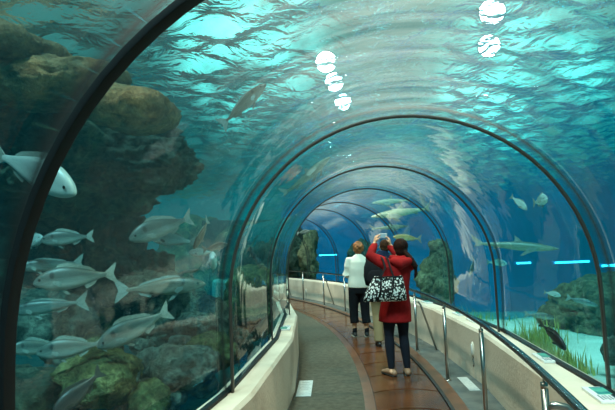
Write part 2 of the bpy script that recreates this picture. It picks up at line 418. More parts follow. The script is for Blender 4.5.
# handrail
HR, HD = 0.905, 0.687
rl = empty('handrail', arc(6, HD, 0)); tag(rl, 'dark steel handrail on posts running along the right parapet', 'handrail')
def rchild(mbx, name, m, par=rl, **kw):
    o = mbx.build(name, m, **kw); o.parent = par
    if par is rl: o.matrix_parent_inverse = Matrix.Translation(-rl.location)
    else: o.matrix_parent_inverse = par.matrix_parent_inverse.copy()
    return o
rchild(MB().tube([arc(s, HD, HR) for s in frange(-2, 19.9, 110)], 0.021, n=14), 'rail', M['rail'])
post_s = [1.3, 3.02, 4.82, 6.55, 8.3, 10.05, 11.8, 13.55, 15.3, 17.05, 18.8]
for i, s in enumerate(post_s):
    p = rchild(MB().tube([arc(s, HD, 0.0), arc(s, HD, 0.83)], 0.019, n=14).tube([arc(s, HD, 0.83), arc(s, HD, 0.86)], 0.019, n=14).tube([arc(s, HD, 0.85), arc(s, HD, HR)], 0.007, n=8), 'post', M['chrome'])
    f = rchild(MB().tube([arc(s, HD, 0.002), arc(s, HD, 0.012)], 0.042, n=18), 'base_plate', M['chrome'])
    if i in (4, 8, 10):
        a, b = arc(s, HD, 0.74), arc(s+0.02, 0.985, 0.0)
        pts = [a, arc(s, HD+0.05, 0.735), arc(s, HD+0.085, 0.69), b]
        rchild(MB().tube(pts, 0.015, n=12), 'brace', M['chrome'])
    elif i == 1:
        pts = [arc(s, HD, 0.74), arc(s, HD+0.05, 0.745), arc(s, HD+0.10, 0.735), arc(s-0.01, HD+0.14, 0.70), arc(s-0.02, HD+0.165, 0.63), arc(s-0.03, 0.985, 0.0)]
        rchild(MB().tube(pts, 0.019, n=14), 'brace', M['chrome'])

# ------------------------------------------------------------------ seabed
def seabed(x, y):
    dr = arc_dr(x, y)
    n = noise.fractal(Vector((x*0.6, y*0.6, 3.1)), 1.0, 2.0, 3)*0.10
    if dr > 0:
        h = 0.24+n-0.02*max(0, dr-1.4)
        far = max(0, y-9.5-0.25*max(0, x-3)); h -= min(2.2, 0.16*far)
    else:
        h = -0.75+n*1.5-0.05*max(0, -dr-1.4)
    if abs(dr) < 1.42: h = min(h, -0.50)
    return max(h, TZ0+0.03)
xs = frange(TX0, TX1, 200); ys = frange(TY0, TY1, 220); n = len(xs)
vs = [(x, y, seabed(x, y)) for y in ys for x in xs]
for side, nm, mt in ((1, 'floor_sand', 'sand'), (-1, 'floor_gravel', 'gravel')):
    fs = [(j*n+i, j*n+i+1, (j+1)*n+i+1, (j+1)*n+i) for j in range(len(ys)-1) for i in range(n-1) if (arc_dr((xs[i]+xs[i+1])/2, (ys[j]+ys[j+1])/2) > 0) == (side > 0)]
    use = sorted({q_ for f in fs for q_ in f}); mp = {q_: e for e, q_ in enumerate(use)}
    STRUCT(pyobj(nm, [vs[q_] for q_ in use], [tuple(mp[q_] for q_ in f) for f in fs], M[mt], smooth=True))

rg0 = random.Random(12)
# ------------------------------------------------------------------ rocks
def clear(v, gap=1.44):
    dr, s = arc_dr(v.x, v.y), arc_s(v.x, v.y)
    if s > S_END+1.2 or s < -7: return v
    if v.z < ZC:
        if abs(dr) < gap:
            p = arc(s, gap if dr > 0 else -gap, v.z); return p
    else:
        r = math.hypot(dr, v.z-ZC)
        if r < gap and r > 1e-4:
            k = gap/r; return arc(s, dr*k, ZC+(v.z-ZC)*k)
    return v
def rock(name, lumps, m, label, cat='rock', group=None, sub=5, amp=0.22, seed=0, layer=1.6):
    """lumps: (centre, (rx, ry, rz)) in world; one solid with ledges and cracks"""
    mb = MB()
    for li, (c, r) in enumerate(lumps):
        bm = bmesh.new(); bmesh.ops.create_icosphere(bm, subdivisions=sub if max(r) > 0.5 else 4, radius=1.0)
        vs = []; rm = (r[0]*r[1]*r[2])**(1/3)
        for v in bm.verts:
            p = v.co.copy()
            q = Vector((p.x*r[0], p.y*r[1], p.z*r[2]*layer))/max(rm, 0.25)+Vector((seed*7.3+li*3.1, seed, li))
            d = noise.fractal(q*1.1, 0.9, 2.1, 4)*amp*1.3+(noise.ridged_multi_fractal(q*1.9, 0.9, 2.1, 4, 1.0, 2.0)-1.0)*amp*0.30
            d += noise.fractal(q*4.5, 0.7, 2.1, 3)*amp*0.45
            pw = Vector((p.x*r[0], p.y*r[1], p.z*r[2]))*(1+d)+c
            if pw.z > 3.5: pw.z = 3.5
            vs.append(clear(pw))
        fs = [tuple(v.index for v in f.verts) for f in bm.faces]; bm.free(); mb.add(vs, fs)
    o = mb.build(name, m, smooth=True)
    # origin stays at world; shift so the pivot sits at the base
    base = Vector((lumps[0][0].x, lumps[0][0].y, min(v.co.z for v in o.data.vertices)))
    o.data.transform(Matrix.Translation(-base)); o.location = base
    return tag(o, label, cat, group)
def L(px, py, Y, hw, hh, depth=None):
    """a lump whose middle shows at px,py at distance Y with half width/height in pixels of the photo"""
    k = Y/F_PX; return (at(px, py, Y), (hw*k, depth or max(hw, hh)*k, hh*k))
RK = [
 ('rock_ledge', [L(25, 120, 6.4, 70, 40, .9), L(95, 145, 6.4, 70, 34, .9), L(150, 165, 6.2, 46, 26, .6), L(70, 190, 6.6, 80, 34, .8), L(120, 196, 6.5, 30, 20, .4)], 'rock', 'large dark layered rock overhanging the left tank under the water surface', 1.6),
 ('rock_ledge', [L(10, 78, 5.0, 40, 17, .6), L(-20, 84, 4.8, 30, 22, .6)], 'rock', 'dark rock shelf at the upper left edge, above the big overhang', 1.4),
 ('rock_wall', [L(40, 260, 8.0, 90, 75, .8), L(110, 265, 7.6, 38, 60, .6), L(150, 300, 7.4, 30, 40, .5)], 'rock', 'dark rock wall in shade below the overhanging ledge on the left', 1.3),
 ('boulder', [L(170, 318, 6.3, 36, 40, .6), L(140, 292, 6.4, 32, 18, .4)], 'rock_grey', 'rounded grey boulder behind the seam of swimming fish in the left tank', 1.0),
 ('boulder', [L(100, 378, 4.2, 36, 26, .3)], 'rock_green', 'yellow-green algae covered boulder low in the left tank', 1.5),
 ('boulder', [L(38, 322, 5.4, 46, 30, .4)], 'rock_grey', 'pale grey boulder at the left edge behind the fish shoal', 1.0),
 ('boulder', [L(180, 372, 4.6, 32, 24, .3)], 'rock_grey', 'rough grey-green boulder right of the yellow-green one', 1.0),
 ('boulder', [L(30, 400, 4.3, 50, 34, .4)], 'rock', 'dark boulder in the bottom left corner of the tank', 1.0),
 ('boulder', [L(150, 402, 4.4, 34, 18, .3)], 'rock_grey', 'low mottled boulder at the bottom of the left tank beside the parapet', 1.0),
 ('boulder', [L(206, 322, 5.8, 24, 22, .35)], 'rock_grey', 'grey boulder just left of the second black rib, above the rubble', 1.0),
 ('boulder', [L(212, 350, 5.1, 22, 18, .3)], 'rock_green', 'greenish rubble stone at the foot of the second black rib', 1.0),
 ('boulder', [L(250, 290, 8.6, 22, 22, .5), L(246, 318, 8.4, 26, 20, .5)], 'rock_green', 'green algae boulder seen between the second and third ribs on the left', 1.0),
 ('boulder', [L(240, 345, 6.6, 14, 16, .2)], 'rock_grey', 'small grey stone behind the left glass between the second and third ribs', 1.0),
 ('boulder', [L(262, 268, 11, 18, 22, .6)], 'rock', 'dark stone far behind the left glass near the third rib', 1.0),
 ('boulder', [L(595, 312, 8.6, 34, 26, .9), L(572, 318, 8.8, 24, 18, .6), L(625, 300, 9.2, 40, 26, .9)], 'rock_brown', 'broad brown reef rock at the right edge behind the seagrass', 1.1),
 ('boulder', [L(612, 352, 5.2, 9, 14, .12)], 'rock_grey', 'small mossy stone on the pale sand at the right rib foot', 1.0),
 ('rock_column', [L(438, 284, 13.0, 18, 26, .5), L(440, 262, 13.0, 11, 18, .4), L(438, 247, 13.0, 8, 8, .25)], 'rock_brown', 'upright brown rock column right of the woman in red', 1.2),
 ('rock_column', [L(309, 262, 19.5, 9, 28, .4), L(312, 240, 19.6, 6, 10, .3)], 'rock_brown', 'narrow reddish brown rock column at the far bend behind the railing', 1.2),
 ('rock_column', [L(294, 262, 20.5, 10, 30, .4), L(296, 238, 20.6, 8, 12, .3)], 'rock', 'dark rock column at the far bend, left of the reddish one', 1.2),
 ('rock_column', [(arc(22.0, 0.2, 0.4), (1.7, 1.5, 1.9)), (arc(22.2, -1.2, 1.8), (1.3, 1.2, 1.2)), (arc(21.9, 1.5, 0.2), (1.0, 1.2, 1.6)), (arc(21.2, -1.9, 0.3), (0.7, 1.4, 1.7))], 'rock_green', 'large mossy rock mass far off behind the left glass where the tunnel disappears', 1.2),
 ('boulder', [L(362, 262, 19, 14, 20, .6), L(380, 270, 18, 18, 16, .6)], 'rock', 'dark rock far behind the woman in the white jacket', 1.0),
]
for i, (nm, lumps, m, lab, lay) in enumerate(RK):
    rock(nm, lumps, M[m], lab, 'rock', None, sub=6 if i < 3 else 5, amp=0.26, seed=i+1, layer=lay)
# rock lumps added in place of the brown reflection in the water surface
rock('rock_ledge', [L(50, 84, 4.7, 80, 24, .5), L(132, 112, 4.8, 46, 20, .5), L(0, 52, 4.5, 60, 22, .5)], M['rock_reflect'], 'olive-brown and orange rock lumps added for the surface reflection at the upper left', 'rock', None, 5, 0.16, 31, 0.9)
stones = []
for i in range(64):
    px, py = rg0.uniform(20, 228), rg0.uniform(315, 408); Y = 4.1+(408-py)/93*2.4
    c = at(px, py, Y)
    if abs(arc_dr(c.x, c.y)) < 1.62: continue
    r_ = rg0.uniform(.06, .16)
    if len(stones) < 5:
        o = rock('stone', [(c, (r_*1.2, r_, r_*.8))], M['rock_grey' if len(stones) % 2 else 'rock_green'], 'small rubble stone between the boulders on the left tank floor', 'rock', 'rubble stones on the left tank floor', 4, 0.3, 60+i, 1.0); stones.append(o)
    else:
        o = stones[i % 5].copy(); C.objects.link(o); k = rg0.uniform(.7, 1.3); o.scale = (k, k, k); o.rotation_euler = (rg0.uniform(-.5, .5), rg0.uniform(-.5, .5), rg0.uniform(0, 6)); o.location = c-Vector((0, 0, .06))

# ------------------------------------------------------------------ seagrass
mb = MB(); rg = random.Random(5)
def tuft(px, py, Y, n, h, spread):
    c = at(px, py, Y)
    for i in range(n):
        x = c.x+rg.gauss(0, spread); y = c.y+rg.gauss(0, spread*1.2)
        if abs(arc_dr(x, y)) < 1.5: continue
        z = seabed(x, y)-0.03; hh = h*rg.uniform(0.5, 1.1); a = rg.uniform(0, PI*2); l = rg.uniform(0.0, 0.35)*hh; w_ = rg.uniform(0.006, 0.012)
        d = Vector((math.cos(a), math.sin(a), 0)); e = Vector((-d.y, d.x, 0))*w_; u = Vector((rg.gauss(0, 1), rg.gauss(0, 1), 0)).normalized()*0.003
        p0 = Vector((x, y, z)); p1 = p0+Vector((0, 0, hh*0.55))+d*l*0.35; p2 = p0+Vector((0, 0, hh))+d*l
        mb.add([p0-e, p0+u, p0+e, p1-e*.8, p1+u, p1+e*.8, p2], [(0, 1, 4, 3), (1, 2, 5, 4), (2, 0, 3, 5), (3, 4, 6), (4, 5, 6), (5, 3, 6)])
for px, py, Y, n, h, sp in [(534, 325, 6.2, 280, .36, .13), (551, 330, 5.8, 260, .28, .12), (520, 318, 7.0, 100, .22, .14), (503, 310, 7.6, 80, .18, .25), (566, 335, 5.5, 120, .17, .10), (540, 314, 7.2, 120, .4, .15), (430, 300, 11.0, 300, .3, .5), (455, 305, 10, 200, .22, .4), (340, 300, 17, 400, .4, 1.2)]:
    tuft(px, py, Y, n, h, sp)
o = mb.build('seagrass', mat('seagrass_leaf', (0.24, 0.28, 0.06), 0.7, c2=(0.50, 0.42, 0.12), scale=4, spec=0.2), smooth=False)
tag(o, 'green and yellow seagrass growing on the sand behind the right glass', 'seagrass', kind='stuff')

# ------------------------------------------------------------------ fish
def fish_mat(name, back, side, belly, spot=None, stripes=0.0, spec=0.5, zt=0.05, zb=-0.08):
    t = NT(name); tc = t.n('ShaderNodeTexCoord').outputs['Object']
    sx = t.n('ShaderNodeSeparateXYZ', {0: tc})
    z = t.n('ShaderNodeMapRange', {0: sx.outputs[2], 1: zb, 2: zt, 3: 0.0, 4: 1.0}).outputs[0]
    nz = t.n('ShaderNodeTexNoise', {'Vector': t.n('ShaderNodeMapping', {'Vector': tc, 'Scale': (6, 6, 30)}).outputs[0], 'Scale': 2.0, 'Detail': 3.0}).outputs[0]
    zz = t.n('ShaderNodeMath', {0: z, 1: t.n('ShaderNodeMath', {0: t.n('ShaderNodeMath', {0: nz, 1: 0.5}, operation='SUBTRACT').outputs[0], 1: 0.3+stripes}, operation='MULTIPLY').outputs[0]}, operation='ADD').outputs[0]
    c = t.ramp(zz, [(0.05, belly), (0.5, side), (0.95, back)])
    if spot:
        (sx_, sz_, sr), scol = spot
        dist = t.n('ShaderNodeVectorMath', {0: t.n('ShaderNodeMapping', {'Vector': tc, 'Scale': (1.5, 0, 1)}).outputs[0], 1: (sx_*1.5, 0, sz_)}, operation='DISTANCE').outputs['Value']
        f = t.n('ShaderNodeMapRange', {0: dist, 1: sr*0.5, 2: sr, 3: 1.0, 4: 0.0}).outputs[0]
        mx = t.n('ShaderNodeMix', {0: f}, data_type='RGBA'); t.link(c, mx.inputs[6]); mx.inputs[7].default_value = col4(scol); c = mx.outputs[2]
    b = t.n('ShaderNodeBsdfPrincipled', {'Roughness': 0.42, 'Specular IOR Level': spec, 'Metallic': 0.15}); t.link(c, b.inputs['Base Color'])
    t.link(b.outputs[0], t.out.inputs[0]); return t.m
M['fin'] = mat('fish_fin', (0.20, 0.24, 0.21), 0.6, c2=(0.32, 0.36, 0.32), scale=20, stretch=(1, 1, 4))
M['fin_dark'] = mat('fish_fin_dark', (0.05, 0.055, 0.045), 0.6)
M['eye'] = mat('fish_eye', (0.01, 0.01, 0.01), 0.15)
def prism(poly, th, y0=0.0, rot=None, org=None):
    n = len(poly); vs = []
    for sgn in (-1, 1):
        for x, z in poly:
            v = Vector((x, y0+sgn*th/2, z))
            if rot is not None: v = rot @ (v-org)+org
            vs.append(v)
    fs = [tuple(range(n)), tuple(range(2*n-1, n-1, -1))]+[(i, (i+1) % n, n+(i+1) % n, n+i) for i in range(n)]
    return vs, fs
def make_fish(name, m, top, bot, wid, tail, dorsal, anal, finm, pect=0.13, xs=None, eye=(0.085, 0.035, 0.016), bendy=0.03):
    root = empty(name); st = xs or [0, .02, .06, .12, .2, .3, .4, .5, .6, .7, .78, .84, .88]
    bend = lambda x: bendy*math.sin((x)*4.2)*(x**1.3)
    rings = []
    for x, t_, b_, w_ in zip(st, top, bot, wid):
        ring = []
        for k in range(16):
            a = 2*PI*k/16; ca, sa = math.cos(a), math.sin(a)
            zz = (t_ if sa > 0 else b_)*abs(sa)*(1 if sa > 0 else -1)
            yy = w_*(abs(ca)**0.85)*(1 if ca > 0 else -1)
            ring.append(Vector((-x, yy+bend(x), zz)))
        rings.append(ring)
    b = MB().loft(rings).build('body', m, root)
    ss = b.modifiers.new('sub', 'SUBSURF'); ss.levels = 1; ss.render_levels = 1
    def fin(nm, poly, th=0.010, y0=0.0, rot=None, org=None):
        vs, fs = prism(poly, th, y0, rot, org); MB().add([(v[0], v[1]+bend(-v[0]) if abs(v[0]) < 1.2 else v[1], v[2]) for v in vs], fs).build(nm, finm, root, smooth=False)
    fin('tail_fin', tail); fin('dorsal_fin', dorsal)
    if anal: fin('anal_fin', anal)
    for sgn in (-1, 1):
        org = Vector((-.24, sgn*wid[4]*0.95, -.02)); rot = Matrix.Rotation(sgn*-0.5, 3, 'Z')
        fin('pectoral_fin', [(-.24, 0.0), (-.24, -.035), (-.24-pect*0.7, -.075), (-.24-pect, -.045), (-.24-pect*0.6, -.005)], 0.006, org.y, rot, org)
        fin('pelvic_fin', [(-.30, -bot[5]*0.9), (-.36, -bot[5]*0.93), (-.42, -bot[5]-0.06), (-.38, -bot[5]-0.055)], 0.008, sgn*0.015)
        MB().ball((-eye[0], sgn*wid[3]*0.93, eye[1]), (eye[2], eye[2]*0.5, eye[2]), 10, 6).build('eye', M['eye'], root)
    return root
br_top = [.004, .045, .085, .125, .160, .178, .172, .150, .115, .078, .050, .034, .032]
br_bot = [.010, .035, .062, .090, .115, .130, .132, .122, .098, .066, .042, .030, .028]
br_wid = [.008, .030, .048, .062, .072, .076, .074, .066, .052, .036, .022, .014, .008]
br_tail = [(-.85, .030), (-.93, .095), (-1.0, .145), (-.985, .08), (-.955, .0), (-.985, -.075), (-1.0, -.14), (-.93, -.09), (-.85, -.028)]
br_dor = [(-.26, .16), (-.32, .205), (-.42, .215), (-.55, .175), (-.68, .125), (-.74, .075), (-.72, .055), (-.5, .14)]
br_an = [(-.58, -.085), (-.62, -.145), (-.72, -.10), (-.75, -.055), (-.70, -.05)]
sl = lambda a, k: [v*k for v in a]
M['f_bream'] = fish_mat('bream_skin', (0.07, 0.09, 0.08), (0.19, 0.24, 0.22), (0.42, 0.46, 0.42), ((-.235, .075, .055), (0.02, 0.022, 0.02)), 0.25)
M['f_pale'] = fish_mat('pale_skin', (0.38, 0.44, 0.42), (0.62, 0.68, 0.64), (0.80, 0.84, 0.80), None, 0.2)
M['f_brown'] = fish_mat('brown_skin', (0.12, 0.09, 0.06), (0.24, 0.20, 0.15), (0.40, 0.36, 0.29), ((-.235, .05, .04), (0.03, 0.025, 0.02)), 0.4)
M['f_shark'] = fish_mat('shark_skin', (0.10, 0.15, 0.12), (0.20, 0.27, 0.20), (0.55, 0.60, 0.48), None, 0.3, zt=0.05, zb=-0.05)
M['f_dark'] = fish_mat('dark_skin', (0.03, 0.03, 0.03), (0.07, 0.065, 0.06), (0.14, 0.13, 0.12), None, 0.6)
M['f_gold'] = fish_mat('gold_skin', (0.30, 0.26, 0.10), (0.60, 0.52, 0.24), (0.80, 0.74, 0.48), None, 0.5)
M['f_cream'] = fish_mat('cream_skin', (0.62, 0.48, 0.30), (0.85, 0.74, 0.52), (0.95, 0.90, 0.75), None, 0.5)
def mk_bream(m, fm): return make_fish('sea_bream', m, br_top, br_bot, br_wid, br_tail, br_dor, br_an, fm)
def mk_slender(m, fm): return make_fish('sea_bass', m, sl(br_top, .60), sl(br_bot, .68), sl(br_wid, .85), br_tail, [(x, z*.58) for x, z in br_dor], [(x, z*.68) for x, z in br_an], fm, 0.10, eye=(0.08, 0.018, 0.013))
def mk_shark(m, fm, nm='shark'):
    return make_fish(nm, m, [.004, .012, .022, .034, .048, .060, .062, .056, .045, .032, .024, .018, .014], [.006, .012, .02, .030, .042, .052, .054, .048, .038, .028, .02, .016, .012], [.006, .018, .03, .042, .052, .055, .054, .048, .036, .026, .018, .012, .008],
                     [(-.84, .014), (-.92, .06), (-1.0, .12), (-.97, .05), (-.93, .01), (-.95, -.045), (-.90, -.03), (-.84, -.012)], [(-.40, .058), (-.45, .10), (-.49, .125), (-.485, .08), (-.50, .05)], [(-.66, -.03), (-.70, -.055), (-.73, -.05), (-.72, -.022)], fm, 0.16, eye=(0.06, 0.008, 0.006), bendy=0.05)
PROTO = {}
KIND = {'bream': lambda: mk_bream(M['f_bream'], M['fin']), 'pale': lambda: mk_bream(M['f_pale'], M['fin']), 'bass': lambda: mk_slender(M['f_bream'], M['fin']),
        'brown': lambda: mk_slender(M['f_brown'], M['fin']), 'gold': lambda: mk_slender(M['f_gold'], M['fin']), 'dark': lambda: mk_bream(M['f_dark'], M['fin_dark']),
        'sturgeon': lambda: mk_shark(M['f_shark'], M['fin'], 'shark'), 'paleshark': lambda: mk_shark(M['f_cream'], M['fin'], 'shark')}
def fish(kind, hd, tl, label, group=None, tilt=0.0):
    if kind not in PROTO: o = PROTO[kind] = KIND[kind]()
    else: o = copy_tree(PROTO[kind])
    H_, T_ = at(*hd), at(*tl); X_ = (H_-T_); ln = X_.length; X_.normalize()
    Y_ = Vector((0, 0, 1)).cross(X_).normalized(); Z_ = X_.cross(Y_)
    R_ = Matrix((X_, Y_, Z_)).transposed() @ Matrix.Rotation(tilt, 3, 'X')
    o.matrix_world = Matrix.Translation(H_) @ R_.to_4x4() @ Matrix.Scale(ln, 4)
    tag(o, label, 'fish', group); return o
GL = 'sea bream shoal in the left tank'
fish('pale', (76, 194, 3.3), (-6, 152, 3.5), 'pale silver fish at the left edge, head down behind the thick near rib', GL, 0.25)
fish('bream', (40, 241, 4.2), (94, 236, 4.3), 'grey sea bream facing left above the two lowest-left big bream, tail at the dark rock', GL)
fish('pale', (43, 238, 4.4), (24, 246, 4.6), 'tiny pale fish right beside the near rib, at the nose of a bream', GL)
fish('bream', (129, 240, 4.4), (193, 217, 4.7), 'sea bream sloping head down left under the rock overhang tip', GL, -0.1)
fish('bass', (14, 268, 4.6), (84, 262, 4.8), 'slim grey fish partly behind the near rib, above the bigger pale bream', GL)
fish('bream', (33, 284, 3.7), (117, 273, 3.85), 'large silver sea bream facing left, the brightest in the middle of the shoal', GL)
fish('brown', (206, 284, 5.0), (115, 291, 5.0), 'brownish fish facing right below the overhang, beside the second rib', GL)
fish('bass', (8, 312, 4.4), (88, 301, 4.5), 'slim greenish fish facing left in front of the pale grey boulder', GL)
fish('bream', (8, 350, 4.2), (66, 346, 4.4), 'dull bream at the bottom left, overlapped by another bream', GL)
fish('bream', (36, 354, 3.9), (106, 343, 4.0), 'dark-toned bream above the yellow-green boulder, facing left', GL)
fish('bream', (97, 348, 3.9), (171, 310, 4.1), 'sea bream with raised tail and lowered head above the yellow-green boulder', GL, -0.1)
fish('dark', (52, 418, 3.3), (103, 370, 3.5), 'dark fish diving in the bottom left corner with its tail up', GL)
fish('brown', (194, 249, 5.6), (209, 219, 5.9), 'small brown fish pointing steeply down left of the second rib', GL)
fish('pale', (212, 258, 5.0), (214, 268, 5.5), 'small fish seen head-on beside the second rib', GL)
fish('pale', (150, 238, 8.0), (196, 242, 8.1), 'pale distant fish behind the sloping sea bream', GL)
fish('pale', (188, 253, 8.0), (214, 252, 8.1), 'thin pale distant fish above the brownish fish', GL)
fish('brown', (176, 276, 6.2), (204, 268, 6.3), 'small dull fish just above the tail end of the brownish fish', GL)
fish('bass', (228, 244, 5.8), (203, 250, 6.0), 'small grey fish crossing right at the second rib', GL)
fish('brown', (266, 84, 5.2), (221, 126, 5.4), 'brown fish swimming up under the bright ripples at the upper left', None, 0.3)
fish('sturgeon', (330, 157, 7.6), (283, 196, 8.4), 'long brownish shark gliding over the tunnel roof left of the top lamp glare')
fish('pale', (527, 210, 7.4), (511, 196, 7.6), 'small pale fish high in the right tank, left one of the pair', 'two small fish high in the right tank')
fish('pale', (547, 199, 7.0), (534, 203, 7.5), 'small white fish high in the right tank, right one of the pair', 'two small fish high in the right tank')
fish('sturgeon', (559, 249, 8.2), (470, 243, 8.6), 'long green-grey shark with pointed snout gliding right in the blue right tank')
fish('gold', (393, 237, 10.5), (422, 239, 10.7), 'yellowish fish facing left just right of the raised camera')
fish('paleshark', (371, 217, 12.0), (434, 208, 12.6), 'long pale yellow shark belly above the raised camera')
fish('paleshark', (372, 203, 12.5), (412, 200, 13.0), 'faint pale shark above the brighter one, near the roof of the far bay')
fish('sturgeon', (408, 226, 12.5), (370, 229, 13.0), 'grey-green shark between the pale shark and the yellowish fish')
fish('pale', (561, 296, 7.6), (544, 292, 7.8), 'small round pale fish in front of the brown reef rock')
fish('bass', (556, 318, 7.9), (524, 314, 8.0), 'dim blue-green fish low over the sand behind the seagrass')
fish('dark', (566, 350, 4.9), (540, 322, 5.2), 'dark fish with raised tail nosing down in the seagrass', None, 0.2)
fish('bass', (598, 306, 7.4), (566, 297, 7.6), 'thin pale-edged fish across the brown reef rock')
fish('bass', (310, 231, 17), (297, 233, 17.4), 'distant fish above the dark far rock column', None)
fish('pale', (507, 264, 12), (487, 262, 12.4), 'tiny distant fish right of the third rib', None)
fish('bass', (470, 275, 10), (474, 258, 10.3), 'pale upright fish seen between the rock column and the third rib', None)

# ------------------------------------------------------------------ glowing bars added for the bright cyan lines low in the water
for i, (x, z, l, yy) in enumerate(((9.5, 0.75, 1.1, TY1), (15.2, .62, 0, TY1))):
    pass
def strip(px0, px1, py, Y, label):
    a, b = at(px0, py, Y), at(px1, py, Y); r = empty('glow_strip', (a+b)/2)
    ln = (b-a).length
    MB().box((0, 0, 0), (ln, 0.10, 0.09)).build('housing', M['tank_paint'], r, smooth=False, bevel=0.02)
    MB().box((0, -0.06, 0), (ln-0.1, 0.03, 0.045)).build('lens', M['strip_glow'], r, smooth=False, bevel=0.01)
    tag(r, label, 'lamp', 'glow strips low in the far tank')
t = NT('strip_glow'); t.link(t.n('ShaderNodeEmission', {'Color': (0.12, 0.85, 1.0, 1), 'Strength': 6.0}).outputs[0], t.out.inputs[0]); M['strip_glow'] = t.m
strip(552, 590, 262, 14, 'bright cyan glow strip behind the second rib on the right')
strip(598, 640, 265, 12, 'bright cyan glow strip at the right edge of the view')
strip(514, 532, 263, 14, 'short cyan glow strip below the green-grey shark')
strip(318, 338, 255, 24, 'far cyan glow strip left of the woman in white')

# ------------------------------------------------------------------ fittings in the tunnel
def placed(name, s, dr, z, rz=0.0):
    a = s/RM+A0; o = empty(name, arc(s, dr, z)); o.rotation_euler = (0, 0, a+rz); return o   # local x = outwards, y = along the tunnel
M['plq_photo'] = mat('plaque_picture', (0.03, 0.20, 0.20), 0.3, c2=(0.10, 0.42, 0.30), scale=14, lo=0.45, hi=0.55)
M['plq_ink'] = mat('plaque_ink', (0.08, 0.10, 0.16), 0.4)
for i, (s, dr, rz, lab) in enumerate(((4.83, 1.205, 0.0, 'white fish guide plaque on the right parapet, the one past the curved rail bracket'), (3.73, 1.205, 0.0, 'white fish guide plaque with green picture nearest on the right parapet'),
        (7.75, 1.19, 0.0, 'fish guide plaque on the right parapet just past the third rib'), (7.1, 1.19, 0.0, 'fish guide plaque on the right parapet just before the third rib'), (9.4, 1.18, 0.0, 'small distant fish guide plaque on the right parapet beside the woman in red'),
        (7.05, -1.235, PI, 'fish guide plaque on the left parapet'))):
    p = placed('information_plaque', s, dr, HPAR+0.001, rz); rr = None
    rot = Matrix.Rotation(0.0, 3, 'Y')
    MB().box((0, 0, 0.009), (0.13, 0.34, 0.018), rot).build('board', M['white_plastic'], p, smooth=False, bevel=0.003)
    MB().box((0.015, 0.06, 0.0195), (0.085, 0.17, 0.003), rot).build('picture', M['plq_photo'], p, smooth=False)
    mb = MB()
    for j in range(5): mb.box((0.04-0.02*j, -0.095, 0.0195), (0.006, 0.11-(j % 2)*0.03, 0.003), rot)
    mb.build('text_lines', M['plq_ink'], p, smooth=False)
    tag(p, lab, 'plaque', 'fish guide plaques on the parapets')
def floor_sheet(name, s, dr, w_, l_, lab, cat, dark=True, zz=0.001):
    p = placed(name, s, dr, zz)
    MB().box((0, 0, 0.003), (w_, l_, 0.004)).build('sheet', M['sticker'], p, smooth=False)
    if dark:
        mb = MB()
        for j in range(5): mb.box((0.0, l_*(0.36-0.12*j), 0.0055), (w_*(0.7 if j % 2 else 0.55), l_*0.035, 0.001))
        mb.build('text_lines', mat('faded_ink', (0.30, 0.31, 0.30), 0.6), p, smooth=False)
    tag(p, lab, cat); return p
floor_sheet('floor_sign', 6.38, -0.985, 0.165, 0.70, 'white rectangular notice stuck on the grey carpet', 'floor sign')
floor_sheet('floor_hatch', 6.36, 0.872, 0.115, 0.60, 'pale rectangular hatch plate on the grey strip beside the right parapet', 'floor plate', False, 0.003)
for i, (s, sgn, z, lab) in enumerate(((6.6, 1, 0.34, 'white oval wall lamp on the right parapet beside the nearest straight posts'), (16.2, 1, 0.24, 'small oval wall lamp on the far bend parapet, right one'), (17.6, 1, 0.24, 'small oval wall lamp on the far bend parapet, left one'))):
    p = placed('wall_lamp', s, 1.027, z)
    MB().tube([(0, 0, 0), (-0.03, 0, 0)], [(0.05, 0.095), (0.042, 0.085)], 20, up=(0, 0, 1)).build('rim', M['plaster'], p, bevel=0.004)
    MB().tube([(-0.03, 0, 0), (-0.036, 0, 0)], [(0.03, 0.068), (0.026, 0.06)], 20, up=(0, 0, 1)).build('lens', M['white_plastic'], p)
    MB().tube([(-0.01, 0, -0.08), (-0.022, 0.01, -0.12), (-0.012, -0.012, -0.16), (-0.022, 0.0, -0.20)], 0.008, 8).build('cable', M['kerb'], p)
    tag(p, lab, 'lamp', 'wall lamps on the right parapet')

# ------------------------------------------------------------------ people
M['skin'] = mat('skin', srgb(214, 158, 124), 0.5, spec=0.35)
M['hair_blond'] = mat('reddish_blond_hair', srgb(186, 112, 52), 0.6, c2=srgb(120, 66, 30), scale=30, bump=0.8, bscale=60)
M['hair_dark'] = mat('dark_brown_hair', srgb(52, 24, 14), 0.8, spec=0.15, c2=srgb(26, 13, 9), scale=30, bump=0.6, bscale=60)
M['hair_brown'] = mat('brown_hair', srgb(84, 50, 28), 0.8, spec=0.15, c2=srgb(44, 26, 16), scale=30, bump=0.6, bscale=60)
M['c_white'] = mat('white_jacket_cloth', srgb(246, 234, 214), 0.85, bump=0.4, bscale=8, spec=0.2)
M['c_black'] = mat('black_cloth', (0.010, 0.010, 0.012), 0.9, spec=0.15, bump=0.3, bscale=8)
M['c_legging'] = mat('dark_navy_leggings', (0.010, 0.012, 0.020), 0.8, spec=0.2)
M['c_red'] = mat('red_wool', srgb(158, 22, 22), 0.85, c2=srgb(124, 12, 16), scale=6, spec=0.2, bump=0.4, bscale=10)
M['c_navy'] = mat('navy_cloth', srgb(22, 34, 58), 0.85, spec=0.2, bump=0.3, bscale=8)
M['c_beige'] = mat('beige_cotton', srgb(150, 130, 96), 0.9, spec=0.15, bump=0.3, bscale=8)
M['shoe_dark'] = mat('dark_shoe_leather', (0.02, 0.018, 0.016), 0.5)
M['shoe_tan'] = mat('tan_shoe_leather', srgb(150, 110, 84), 0.5)
M['sole'] = mat('pale_sole', srgb(210, 204, 190), 0.6)
t = NT('leopard_canvas'); tc = t.n('ShaderNodeTexCoord').outputs['Object']
